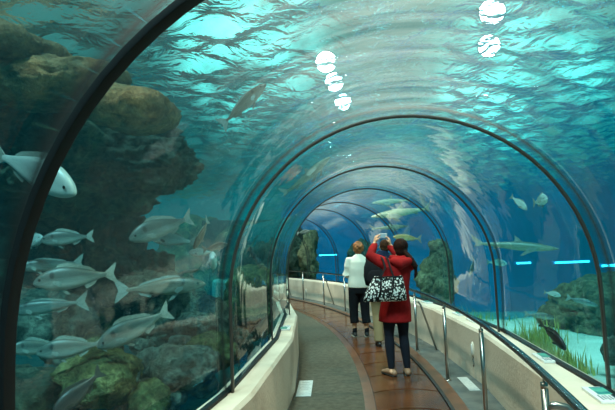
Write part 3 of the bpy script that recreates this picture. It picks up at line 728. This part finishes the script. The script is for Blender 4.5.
v1 = t.n('ShaderNodeTexVoronoi', {'Vector': t.n('ShaderNodeMapping', {'Vector': tc, 'Scale': (1.0, 1.0, 1.0)}).outputs[0], 'Scale': 38.0, 'Randomness': 1.0}); 
n1 = t.n('ShaderNodeTexNoise', {'Vector': tc, 'Scale': 60.0, 'Detail': 2.0})
ad = t.n('ShaderNodeMath', {0: v1.outputs['Distance'], 1: t.n('ShaderNodeMath', {0: n1.outputs[0], 1: 0.35}, operation='MULTIPLY').outputs[0]}, operation='ADD').outputs[0]
c = t.ramp(ad, [(0.60, (0.70, 0.69, 0.64)), (0.66, (0.012, 0.012, 0.012))])
b = t.n('ShaderNodeBsdfPrincipled', {'Roughness': 0.8, 'Specular IOR Level': 0.2}); t.link(c, b.inputs['Base Color']); t.link(b.outputs[0], t.out.inputs[0]); M['leopard'] = t.m
YU = (0, 1, 0)
def hand_mb(mb, wrist, fwd, side, palm_n, curl=0.6, k=1.0):
    """palm plus four unequal bent fingers and a thumb leaving the side of the palm"""
    f = Vector(fwd).normalized(); s = Vector(side).normalized(); n = f.cross(s).normalized()*(1 if palm_n > 0 else -1)
    w = Vector(wrist); p = w+f*0.085*k
    mb.tube([w-f*0.02, w+f*0.03*k, p], [(0.026*k, 0.020*k), (0.036*k, 0.017*k), (0.040*k, 0.014*k)], 12, up=tuple(n), round_caps=False)
    for j, (o_, ln) in enumerate(((-0.030, .060), (-0.010, .074), (0.010, .080), (0.030, .070))):
        b0 = p+s*o_*k-f*0.012*k; d1 = (f*math.cos(curl*.5)+n*math.sin(curl*.5)); d2 = (f*math.cos(curl*1.5)+n*math.sin(curl*1.5)); d3 = (f*math.cos(curl*2.3)+n*math.sin(curl*2.3))
        a = b0+d1*ln*.5*k; b = a+d2*ln*.32*k; c_ = b+d3*ln*.25*k
        mb.tube([b0, a, b, c_], [0.0088*k, 0.0085*k, 0.008*k, 0.0068*k], 8, round_caps=True)
    t0 = w+f*0.028*k+s*0.028*k; t1 = t0+(f*.6+s*.8+n*.2).normalized()*0.038*k; t2 = t1+(f*.85+n*.5+s*.1).normalized()*0.032*k
    mb.tube([t0, t1, t2], [0.0125*k, 0.0105*k, 0.0085*k], 8, round_caps=True)
def head_mb(mb, c, yaw=0.0, pitch=0.0, k=1.0):
    R_ = Matrix.Rotation(yaw, 3, 'Z') @ Matrix.Rotation(pitch, 3, 'X'); c = Vector(c)
    q = lambda x, y, z: c+R_ @ (Vector((x, y, z))*k)
    mb.ball(q(0, -.008, .018), (.074*k, .092*k, .092*k), 16, 12, R_)
    mb.ball(q(0, .022, -.045), (.055*k, .062*k, .062*k), 14, 10, R_)      # jaw
    mb.ball(q(0, .070, -.085), (.024*k, .020*k, .018*k), 10, 8, R_)       # chin
    mb.tube([q(0, .088, .02), q(0, .106, -.018), q(0, .092, -.03)], [.008*k, .013*k, .012*k], 8, round_caps=True)   # nose
    mb.ball(q(0, .084, -.055), (.024*k, .010*k, .009*k), 10, 6, R_)       # lips
    for s in (-1, 1):
        mb.ball(q(s*.078, -.005, -.01), (.010*k, .020*k, .032*k), 8, 8, R_)  # ears
        mb.ball(q(s*.034, .074, -.018), (.018*k, .014*k, .014*k), 8, 6, R_)  # cheeks
    return q
def figure(root, J, body_mat=None, hk=1.0):
    """one continuous body; J holds the joints"""
    mb = MB()
    z0 = J['pelvis']; ch = J['chest']; nk = J['neck']; hd = J['head']
    mb.tube([z0+Vector((0, 0, -.09)), z0, z0.lerp(ch, .45), z0.lerp(ch, .8), ch, nk+Vector((0, 0, -.06)), nk], [(.11, .09), (.155, .108), (.125, .092), (.145, .10), (.16, .098), (.10, .07), (.052, .055)], 18, up=YU)
    mb.tube([nk+Vector((0, 0, -.05)), nk.lerp(hd, .7)], [.052, .05], 12, up=YU)
    q = head_mb(mb, hd, J.get('yaw', 0), J.get('nod', 0), hk)
    for s in 'lr':
        sh, el, wr = J['sh'+s], J['el'+s], J['wr'+s]
        mb.tube([ch.lerp(sh, .5), sh, sh.lerp(el, .35), el, el.lerp(wr, .35), wr], [.060, .056, .047, .038, .037, .024], 12, round_caps=True)
        hp, kn, an, to = J['hp'+s], J['kn'+s], J['an'+s], J['to'+s]
        mb.tube([hp+Vector((0, 0, .05)), hp.lerp(kn, .3), kn, kn.lerp(an, .3), an], [.088, .080, .053, .054, .034], 14, up=YU, round_caps=True)
        heel = an+Vector((0, -.045, -.035)); mb.tube([heel, an+Vector((0, .0, -.03)), an.lerp(to, .6)+Vector((0, 0, -.012)), to], [(.030, .026), (.034, .036), (.040, .024), (.030, .014)], 12, round_caps=True)
        fw, sd = J.get('hf'+s, wr-el), J.get('hs'+s, Vector((0, 1, 0)))
        hand_mb(mb, wr, fw, sd, J.get('hn'+s, 1), J.get('curl', .45))
    b = mb.build('body', M['skin'], root, remesh=0.0075, smooth_it=3)
    for s in (-1, 1):
        MB().ball(q(s*.030, .083, .012), (.012*hk, .008*hk, .007*hk), 10, 8).build('eye', M['eye'], root)
    return q
def garment(root, name, m, tubes, voxel=0.011, it=5, balls=()):
    mb = MB()
    for a in tubes:
        pts, rad = a[0], a[1]; up = a[2] if len(a) > 2 else (0, 0, 1); rc = a[3] if len(a) > 3 else True
        mb.tube(pts, rad, 18, up=up, round_caps=rc)
    for c_, r in balls: mb.ball(c_, r, 16, 12)
    return mb.build(name, m, root, remesh=voxel, smooth_it=it)
def shoe(root, J, s, m, m2=None):
    an, to = J['an'+s], J['to'+s]
    d = (to-an); d.z = 0; d.normalize(); z = 0.0
    base = Vector((an.x, an.y, root_z0))
    pts = [base-d*.065+Vector((0, 0, .040)), base-d*.02+Vector((0, 0, .048)), base+d*.06+Vector((0, 0, .042)), base+d*.13+Vector((0, 0, .032)), base+d*.175+Vector((0, 0, .026))]
    mb = MB().tube(pts, [(.034, .034), (.040, .042), (.044, .036), (.046, .026), (.034, .018)], 14, round_caps=True)
    o = mb.build('shoe', m, root, remesh=0.007, smooth_it=2)
    sp = [base-d*.07+Vector((0, 0, .008)), base+d*.0+Vector((0, 0, .008)), base+d*.13+Vector((0, 0, .008)), base+d*.19+Vector((0, 0, .008))]
    so = MB().tube(sp, [(.034, .010), (.040, .010), (.046, .010), (.028, .009)], 14, round_caps=True).build('sole', m2 or m, o)
root_z0 = 0.0
V3 = Vector
def stand(px, py, yaw):
    p = gp(px, py, 0.006); r = empty('person', p, yaw); r.rotation_euler = (0, 0.036, yaw); return r

# woman in white
r1 = stand(360.5, 336.5, 0.0); k = 9.82/F_PX
def P1(px, py, y=0.0): return V3(((px-360.5)*k, y, (337-py)*k))
J = dict(pelvis=V3((-.02, 0, .90)), chest=V3((-.02, 0, 1.28)), neck=V3((-.02, .01, 1.43)), head=V3((-.025, .05, 1.55)), nod=-.25, yaw=-0.1,
         shl=V3((-.19, 0, 1.36)), shr=V3((.15, 0, 1.36)), ell=V3((-.255, .0, 1.10)), elr=V3((.215, .02, 1.10)), wrl=V3((-.13, .20, 1.04)), wrr=V3((.09, .22, 1.04)),
         hpl=V3((-.11, 0, .86)), hpr=V3((.07, 0, .86)), knl=V3((-.115, .02, .48)), knr=V3((.09, .02, .48)), anl=V3((-.10, 0, .085)), anr=V3((.115, .0, .085)), tol=V3((-.11, .15, .03)), tor=V3((.13, .15, .03)), hsl=V3((0, 0, 1)), hsr=V3((0, 0, 1)), hnl=1, hnr=-1)
q = figure(r1, J)
garment(r1, 'jacket', M['c_white'], [
    ([V3((-.02, 0, .865)), V3((-.02, 0, .93)), V3((-.02, 0, 1.06)), V3((-.02, -.005, 1.2)), V3((-.02, -.005, 1.32)), V3((-.02, 0, 1.40)), V3((-.02, .01, 1.455))], [(.195, .145), (.198, .148), (.182, .135), (.19, .135), (.185, .125), (.13, .09), (.07, .07)], YU, False),
    ([V3((-.13, 0, 1.345)), J['shl'], J['shl'].lerp(J['ell'], .5), J['ell'], J['ell'].lerp(J['wrl'], .5), J['wrl']], [.07, .072, .066, .062, .055, .043]),
    ([V3((.09, 0, 1.345)), J['shr'], J['shr'].lerp(J['elr'], .5), J['elr'], J['elr'].lerp(J['wrr'], .5), J['wrr']], [.07, .072, .066, .062, .055, .043])])
garment(r1, 'trousers', M['c_black'], [
    ([V3((-.02, 0, .76)), V3((-.02, 0, .86)), V3((-.02, 0, .93))], [(.155, .125), (.172, .13), (.16, .12)], YU, False)]+[
    ([J['hp'+s], J['hp'+s].lerp(J['kn'+s], .5), J['kn'+s], J['kn'+s].lerp(J['an'+s], .35), V3((J['an'+s].x, -.01, .235))], [(.10, .11), (.094, .10), (.080, .085), (.078, .085), (.078, .085)], YU, False) for s in 'lr'])
for s in 'lr':
    shoe(r1, J, s, M['shoe_dark'], M['sole'])
    garment(r1, 'sock', M['c_black'], [([V3((J['an'+s].x, J['an'+s].y, .05)), V3((J['an'+s].x, J['an'+s].y, .14))], [.040, .040], YU)], 0.008, 2)
hd = J['head']; mb = MB(); rr = random.Random(2)
mb.ball(hd+V3((0, -.022, .035)), (.092, .105, .100), 16, 12); mb.ball(hd+V3((0, -.055, -.02)), (.078, .062, .07), 14, 10)
for i in range(46):
    a, b = rr.uniform(0, 2*PI), rr.uniform(-.55, 1.4); d = V3((math.cos(a)*math.cos(b), math.sin(a)*math.cos(b), math.sin(b)))
    if d.y > .35 and d.z < .5: continue
    mb.ball(hd+V3((0, -.02, .03))+V3((d.x*.085, d.y*.10, d.z*.095)), rr.uniform(.020, .032), 8, 6)
mb.build('hair', M['hair_blond'], r1, remesh=0.009, smooth_it=2)
tag(r1, 'person in white jacket and black cropped trousers with curly reddish-blond hair, back turned', 'person')

# woman in red, arms raised with a camera
r2 = stand(398.5, 375.5, 0.0)
J = dict(pelvis=V3((-.02, 0, .90)), chest=V3((-.005, .0, 1.27)), neck=V3((.03, .02, 1.42)), head=V3((.06, .055, 1.555)), nod=-.12, yaw=.18, curl=.75,
         shl=V3((-.13, .02, 1.36)), shr=V3((.17, .0, 1.36)), ell=V3((-.315, .12, 1.46)), elr=V3((.16, .26, 1.33)), wrl=V3((-.235, .30, 1.63)), wrr=V3((-.02, .38, 1.60)),
         hpl=V3((-.10, 0, .86)), hpr=V3((.06, 0, .86)), knl=V3((-.105, .02, .48)), knr=V3((.075, .03, .48)), anl=V3((-.085, 0, .085)), anr=V3((.115, .03, .085)), tol=V3((-.15, .13, .03)), tor=V3((.13, .19, .03)),
         hfl=V3((.25, .1, .9)), hfr=V3((-.15, 0, .95)), hsl=V3((.35, -.9, 0)), hsr=V3((-.35, -.9, 0)), hnl=1, hnr=-1)
q = figure(r2, J, hk=1.0)
garment(r2, 'coat', M['c_red'], [
    ([V3((-.03, 0, .655)), V3((-.03, 0, .72)), V3((-.02, 0, .86)), V3((-.015, 0, 1.02)), V3((-.01, -.005, 1.18)), V3((.0, -.005, 1.30)), V3((.02, .0, 1.39)), V3((.03, .015, 1.44))], [(.205, .165), (.203, .163), (.190, .155), (.162, .13), (.172, .132), (.178, .13), (.14, .105), (.085, .085)], YU, False),
    ([V3((-.06, 0, 1.33)), J['shl'], J['shl'].lerp(J['ell'], .5), J['ell'], J['ell'].lerp(J['wrl'], .5), J['wrl']+V3((0, 0, -.03))], [.08, .082, .072, .066, .055, .043]),
    ([V3((.10, 0, 1.33)), J['shr'], J['shr'].lerp(J['elr'], .5), J['elr'], J['elr'].lerp(J['wrr'], .5), J['wrr']+V3((0, 0, -.03))], [.08, .082, .072, .064, .055, .043])])
garment(r2, 'hood', M['c_red'], [([V3((-.05, -.10, 1.40)), V3((.03, -.145, 1.365)), V3((.13, -.11, 1.40))], [(.05, .05), (.075, .07), (.05, .05)]), ([V3((-.06, -.02, 1.44)), V3((.03, -.10, 1.42)), V3((.13, -.02, 1.44))], [.04, .045, .04])])
garment(r2, 'leggings', M['c_legging'], [
    ([V3((-.02, 0, .76)), V3((-.02, 0, .90))], [(.15, .12), (.15, .11)], YU, False)]+[
    ([J['hp'+s], J['hp'+s].lerp(J['kn'+s], .4), J['kn'+s], J['kn'+s].lerp(J['an'+s], .3), J['an'+s]+V3((0, 0, .02))], [.096, .084, .059, .062, .042], YU, True) for s in 'lr'])
for s in 'lr': shoe(r2, J, s, M['shoe_tan'], M['shoe_dark'])
hd = J['head']; mb = MB()
mb.ball(hd+V3((.0, -.02, .032)), (.096, .108, .098), 16, 12); mb.ball(hd+V3((.005, -.05, -.03)), (.08, .068, .085), 14, 10)
mb.build('hair', M['hair_dark'], r2, remesh=0.009, smooth_it=3)
garment(r2, 'ponytail', M['hair_dark'], [([hd+V3((.04, -.10, -.04)), hd+V3((.10, -.15, -.13)), hd+V3((.155, -.15, -.22)), hd+V3((.165, -.14, -.31)), hd+V3((.15, -.13, -.36))], [.030, .036, .036, .026, .010])], 0.009, 2)
tag(r2, 'person in red hooded coat and dark leggings holding up a camera with both hands', 'person')
cm = empty('digital_camera', r2.location+V3((-.115+.062, .375, 1.725)), 0.12)
MB().box((0, 0, 0), (.115, .026, .064)).build('camera_body', mat('silver_camera', (0.62, 0.62, 0.62), 0.3, metal=0.3), cm, smooth=False, bevel=0.008)
MB().tube([(.01, .012, 0), (.01, .035, 0)], .022, 18).build('lens', M['eye'], cm)
MB().box((-.006, -.0135, 0), (.072, .003, .050)).build('screen', mat('lit_screen', (0.05, 0.12, 0.14), 0.2, emit=((0.35, 0.6, 0.65), 0.5)), cm, smooth=False)
MB().tube([(.035, 0, .031), (.035, 0, .036)], .008, 12).build('shutter_button', M['chrome'], cm)
tag(cm, 'small silver camera held up between the hands of the person in red', 'camera')
# tote bag
bg_ = empty('tote_bag', r2.location+V3((-.145, -.215, .93)), 0.0)
rings = []
for z, wx, wy, ox in ((0, .245, .055, 0), (.015, .262, .075, 0), (.10, .250, .085, .005), (.20, .205, .060, .03), (.27, .175, .035, .05), (.285, .172, .028, .052)):
    rings.append([V3((ox+wx*math.copysign(abs(math.cos(a))**.6, math.cos(a)), wy*math.copysign(abs(math.sin(a))**.8, math.sin(a)), z+.018*math.cos(a*2+1)*(z > .1))) for a in [2*PI*i/28 for i in range(28)]])
MB().loft(rings).build('bag_body', M['leopard'], bg_)
for x0, x1 in ((-.07, .0), (.08, .06)):
    MB().tube([V3((x0-.03, -.080, .03)), V3((x0, -.090, .12)), V3((x0+.02, -.062, .22)), V3((x0+.03, -.032, .29)), V3((x1+.02, -.0, .40)), V3((x1+.01, .10, .50)), V3((x1, .20, .53))], [(.012, .006)]*7, 8).build('strap', M['c_black'], bg_)
MB().tube([V3((-.12, -.025, .288)), V3((.05, -.035, .292)), V3((.21, -.025, .288))], .008, 8).build('hem_trim', M['c_black'], bg_)
tag(bg_, 'black and white animal print tote bag hanging behind the person in red', 'bag')

# person with backpack
r3 = stand(382.0, 346.0, 0.0)
J = dict(pelvis=V3((.0, 0, .93)), chest=V3((.02, 0, 1.30)), neck=V3((.04, .01, 1.45)), head=V3((.07, .04, 1.58)), nod=.0, yaw=-.3,
         shl=V3((-.17, 0, 1.39)), shr=V3((.21, 0, 1.39)), ell=V3((-.22, .04, 1.12)), elr=V3((.25, .06, 1.12)), wrl=V3((-.14, .25, 1.08)), wrr=V3((.15, .26, 1.1)),
         hpl=V3((-.09, 0, .88)), hpr=V3((.09, 0, .88)), knl=V3((-.065, .02, .49)), knr=V3((.10, .06, .49)), anl=V3((-.045, 0, .085)), anr=V3((.12, .08, .085)), tol=V3((-.05, .15, .03)), tor=V3((.14, .23, .03)), hsl=V3((0, 0, 1)), hsr=V3((0, 0, 1)), hnl=1, hnr=-1)
figure(r3, J)
garment(r3, 'jacket', M['c_navy'], [
    ([V3((0, 0, .84)), V3((0, 0, .95)), V3((.01, 0, 1.1)), V3((.02, -.005, 1.25)), V3((.02, 0, 1.36)), V3((.035, 0, 1.44)), V3((.045, .01, 1.51))], [(.195, .15), (.198, .15), (.185, .14), (.20, .14), (.20, .13), (.13, .10), (.085, .085)], YU, False),
    ([V3((-.1, 0, 1.37)), J['shl'], J['shl'].lerp(J['ell'], .5), J['ell'], J['ell'].lerp(J['wrl'], .5), J['wrl']], [.075, .076, .068, .062, .055, .043]),
    ([V3((.12, 0, 1.37)), J['shr'], J['shr'].lerp(J['elr'], .5), J['elr'], J['elr'].lerp(J['wrr'], .5), J['wrr']], [.075, .076, .068, .062, .055, .043])])
garment(r3, 'trousers', M['c_beige'], [
    ([V3((0, 0, .78)), V3((0, 0, .92))], [(.16, .13), (.165, .13)], YU, False)]+[
    ([J['hp'+s], J['hp'+s].lerp(J['kn'+s], .5), J['kn'+s], J['kn'+s].lerp(J['an'+s], .5), V3((J['an'+s].x, J['an'+s].y-.01, .075))], [.105, .095, .080, .078, .075], YU, False) for s in 'lr'])
for s in 'lr': shoe(r3, J, s, M['shoe_dark'])
hd = J['head']; mb = MB(); mb.ball(hd+V3((0, -.02, .030)), (.084, .102, .095), 16, 12); mb.ball(hd+V3((0, -.055, -.03)), (.07, .05, .055), 14, 10)
mb.build('hair', M['hair_brown'], r3, remesh=0.009, smooth_it=3)
tag(r3, 'person in navy jacket and beige trousers mostly hidden behind the red coat and bag', 'person')
bp_ = empty('backpack', r3.location+V3((-.075, -.20, .97)), 0.0)
rings = []
for z, wx, wy in ((0, .12, .06), (.02, .16, .09), (.15, .185, .11), (.30, .175, .10), (.40, .14, .075), (.45, .07, .035)):
    rings.append([V3((wx*math.copysign(abs(math.cos(a))**.7, math.cos(a)), wy*math.copysign(abs(math.sin(a))**.8, math.sin(a))-.0, z)) for a in [2*PI*i/24 for i in range(24)]])
MB().loft(rings).build('main_compartment', M['c_black'], bp_)
MB().loft([[V3((v.x*.75, v.y*.35-.095, .03+v.z*.5)) for v in r_] for r_ in rings]).build('front_pocket', M['c_black'], bp_)
for sx in (-.10, .12):
    MB().tube([V3((sx, .07, .42)), V3((sx, .16, .50)), V3((sx+.01, .26, .49)), V3((sx+.015, .36, .36)), V3((sx*1.2, .34, .12)), V3((sx*1.2, .12, .03))], [(.022, .008)]*6, 8).build('shoulder_strap', M['c_black'], bp_)
MB().tube([V3((-.03, .04, .44)), V3((0, .03, .48)), V3((.03, .04, .44))], .008, 8).build('grab_loop', M['c_black'], bp_)
tag(bp_, 'black backpack on the back of the person in navy', 'backpack')


# ------------------------------------------------------------------ light
W = bpy.data.worlds.new('pool_glow'); sc.world = W; W.use_nodes = True; wt = W.node_tree; wt.nodes.clear()
wo = wt.nodes.new('ShaderNodeOutputWorld'); bg = wt.nodes.new('ShaderNodeBackground'); wt.links.new(bg.outputs[0], wo.inputs[0])
# even teal glow plus bright lobes added behind the ripples, broken up by noise
def wn(typ, ins=None, **kw):
    nd = wt.nodes.new(typ)
    for k, v in kw.items(): setattr(nd, k, v)
    for k, v in (ins or {}).items():
        if isinstance(v, bpy.types.NodeSocket): wt.links.new(v, nd.inputs[k])
        else: nd.inputs[k].default_value = v
    return nd
dirn = wn('ShaderNodeTexCoord').outputs['Generated']
tot = None
for (px, py), wdt, amp_ in (((245, 40), 0.20, 2.9), ((520, 75), 0.20, 2.8), ((400, -250), 0.4, 0.6)):
    d = Vector(ray(px, py)).normalized()
    ds = wn('ShaderNodeVectorMath', {0: dirn, 1: d}, operation='DISTANCE').outputs['Value']
    g = wn('ShaderNodeMapRange', {0: ds, 1: wdt, 2: 0.0, 3: 0.0, 4: amp_}, interpolation_type='SMOOTHSTEP').outputs[0]
    tot = g if tot is None else wn('ShaderNodeMath', {0: tot, 1: g}, operation='ADD').outputs[0]
cl = wn('ShaderNodeTexNoise', {'Vector': dirn, 'Scale': 9.0, 'Detail': 4.0}).outputs[0]
cl = wn('ShaderNodeMapRange', {0: cl, 1: 0.35, 2: 0.65, 3: 0.15, 4: 1.3}).outputs[0]
tot = wn('ShaderNodeMath', {0: tot, 1: cl}, operation='MULTIPLY').outputs[0]
tot = wn('ShaderNodeMath', {0: tot, 1: 0.22}, operation='ADD').outputs[0]
bg.inputs[0].default_value = (0.27, 1.0, 0.90, 1); wt.links.new(tot, bg.inputs[1])
t = NT('lamp_glow'); t.link(t.n('ShaderNodeEmission', {'Color': (1, 0.97, 0.92, 1), 'Strength': 90.0}).outputs[0], t.out.inputs[0]); M['lamp_glow'] = t.m
def floodlight(px, py, z, lab, r=0.25):
    d = ray(px, py); p = Vector(d*((z-EYE)/d[2])+[0, 0, EYE]); o = empty('floodlight', p); o.rotation_euler = (Vector((0, 0, EYE))-p).to_track_quat('-Z', 'Y').to_euler()
    MB().tube([(0, 0, 0.02), (0, 0, .18), (0, 0, .34)], [r*1.12, r*1.1, r*.5], 24).build('housing', M['black_steel'], o)
    MB().tube([(0, 0, -.01), (0, 0, .03)], [r, r], 24).build('lens', M['lamp_glow'], o)
    MB().tube([(0, 0, .34), (0, 0, .9)], .02, 8).build('hanger', M['black_steel'], o)
    tag(o, lab, 'lamp', 'floodlights hanging over the pool')
for px, py, lab in ((326, 62, 'floodlight above the water, uppermost glare left of the roof crown'), (334, 82, 'floodlight above the water, middle glare left of the roof crown'), (343, 102, 'floodlight above the water, glare just over the second rib'),
        (492, 12, 'floodlight above the water, top right glare'), (489, 46, 'floodlight above the water, lower right glare')):
    floodlight(px, py, 6.3, lab)
def spot(name, loc, target, power, size=60, color=(1, 0.93, 0.82), rad=0.12, blend=0.6):
    l = bpy.data.lights.new(name, 'SPOT'); l.energy = power; l.spot_size = math.radians(size); l.color = color; l.shadow_soft_size = rad; l.spot_blend = blend
    o = bpy.data.objects.new(name, l); C.objects.link(o); o.location = loc
    o.rotation_euler = (Vector(target)-Vector(loc)).to_track_quat('-Z', 'Y').to_euler(); return o
sl_ = bpy.data.lights.new('fill_sun', 'SUN'); sl_.energy = 4.0; sl_.angle = math.radians(12); sl_.color = (0.80, 0.97, 1.0)  # sun added to brighten the tank walls, rocks and water
so_ = bpy.data.objects.new('fill_sun', sl_); C.objects.link(so_); so_.rotation_euler = (math.radians(34), math.radians(-12), 0)
for s, dr, tg, pw in ((2.2, -1.7, 0.8, 1150), (2.2, 1.7, -0.8, 1500), (6.5, -1.7, 0.8, 1000), (6.5, 1.5, -0.7, 700), (10.5, -1.5, 0.8, 1100), (14, -1.5, 0.8, 1500), (17.5, -1.5, 0.8, 1300)):
    spot('fill_spot', arc(s, dr, 6.2), arc(s, tg, 0), pw, 55, (1.0, 0.72, 0.54))  # unseen warm spots added over the tunnel to brighten its inside

sc.view_settings.view_transform = 'Standard'; sc.view_settings.look = 'None'; sc.view_settings.exposure = 0.0; sc.view_settings.gamma = 1.0
sc.view_settings.use_curve_mapping = False
cy = sc.cycles
cy.max_bounces = 8; cy.diffuse_bounces = 3; cy.glossy_bounces = 4; cy.transmission_bounces = 4; cy.volume_bounces = 1; cy.transparent_max_bounces = 32
cy.sample_clamp_indirect = 4.0
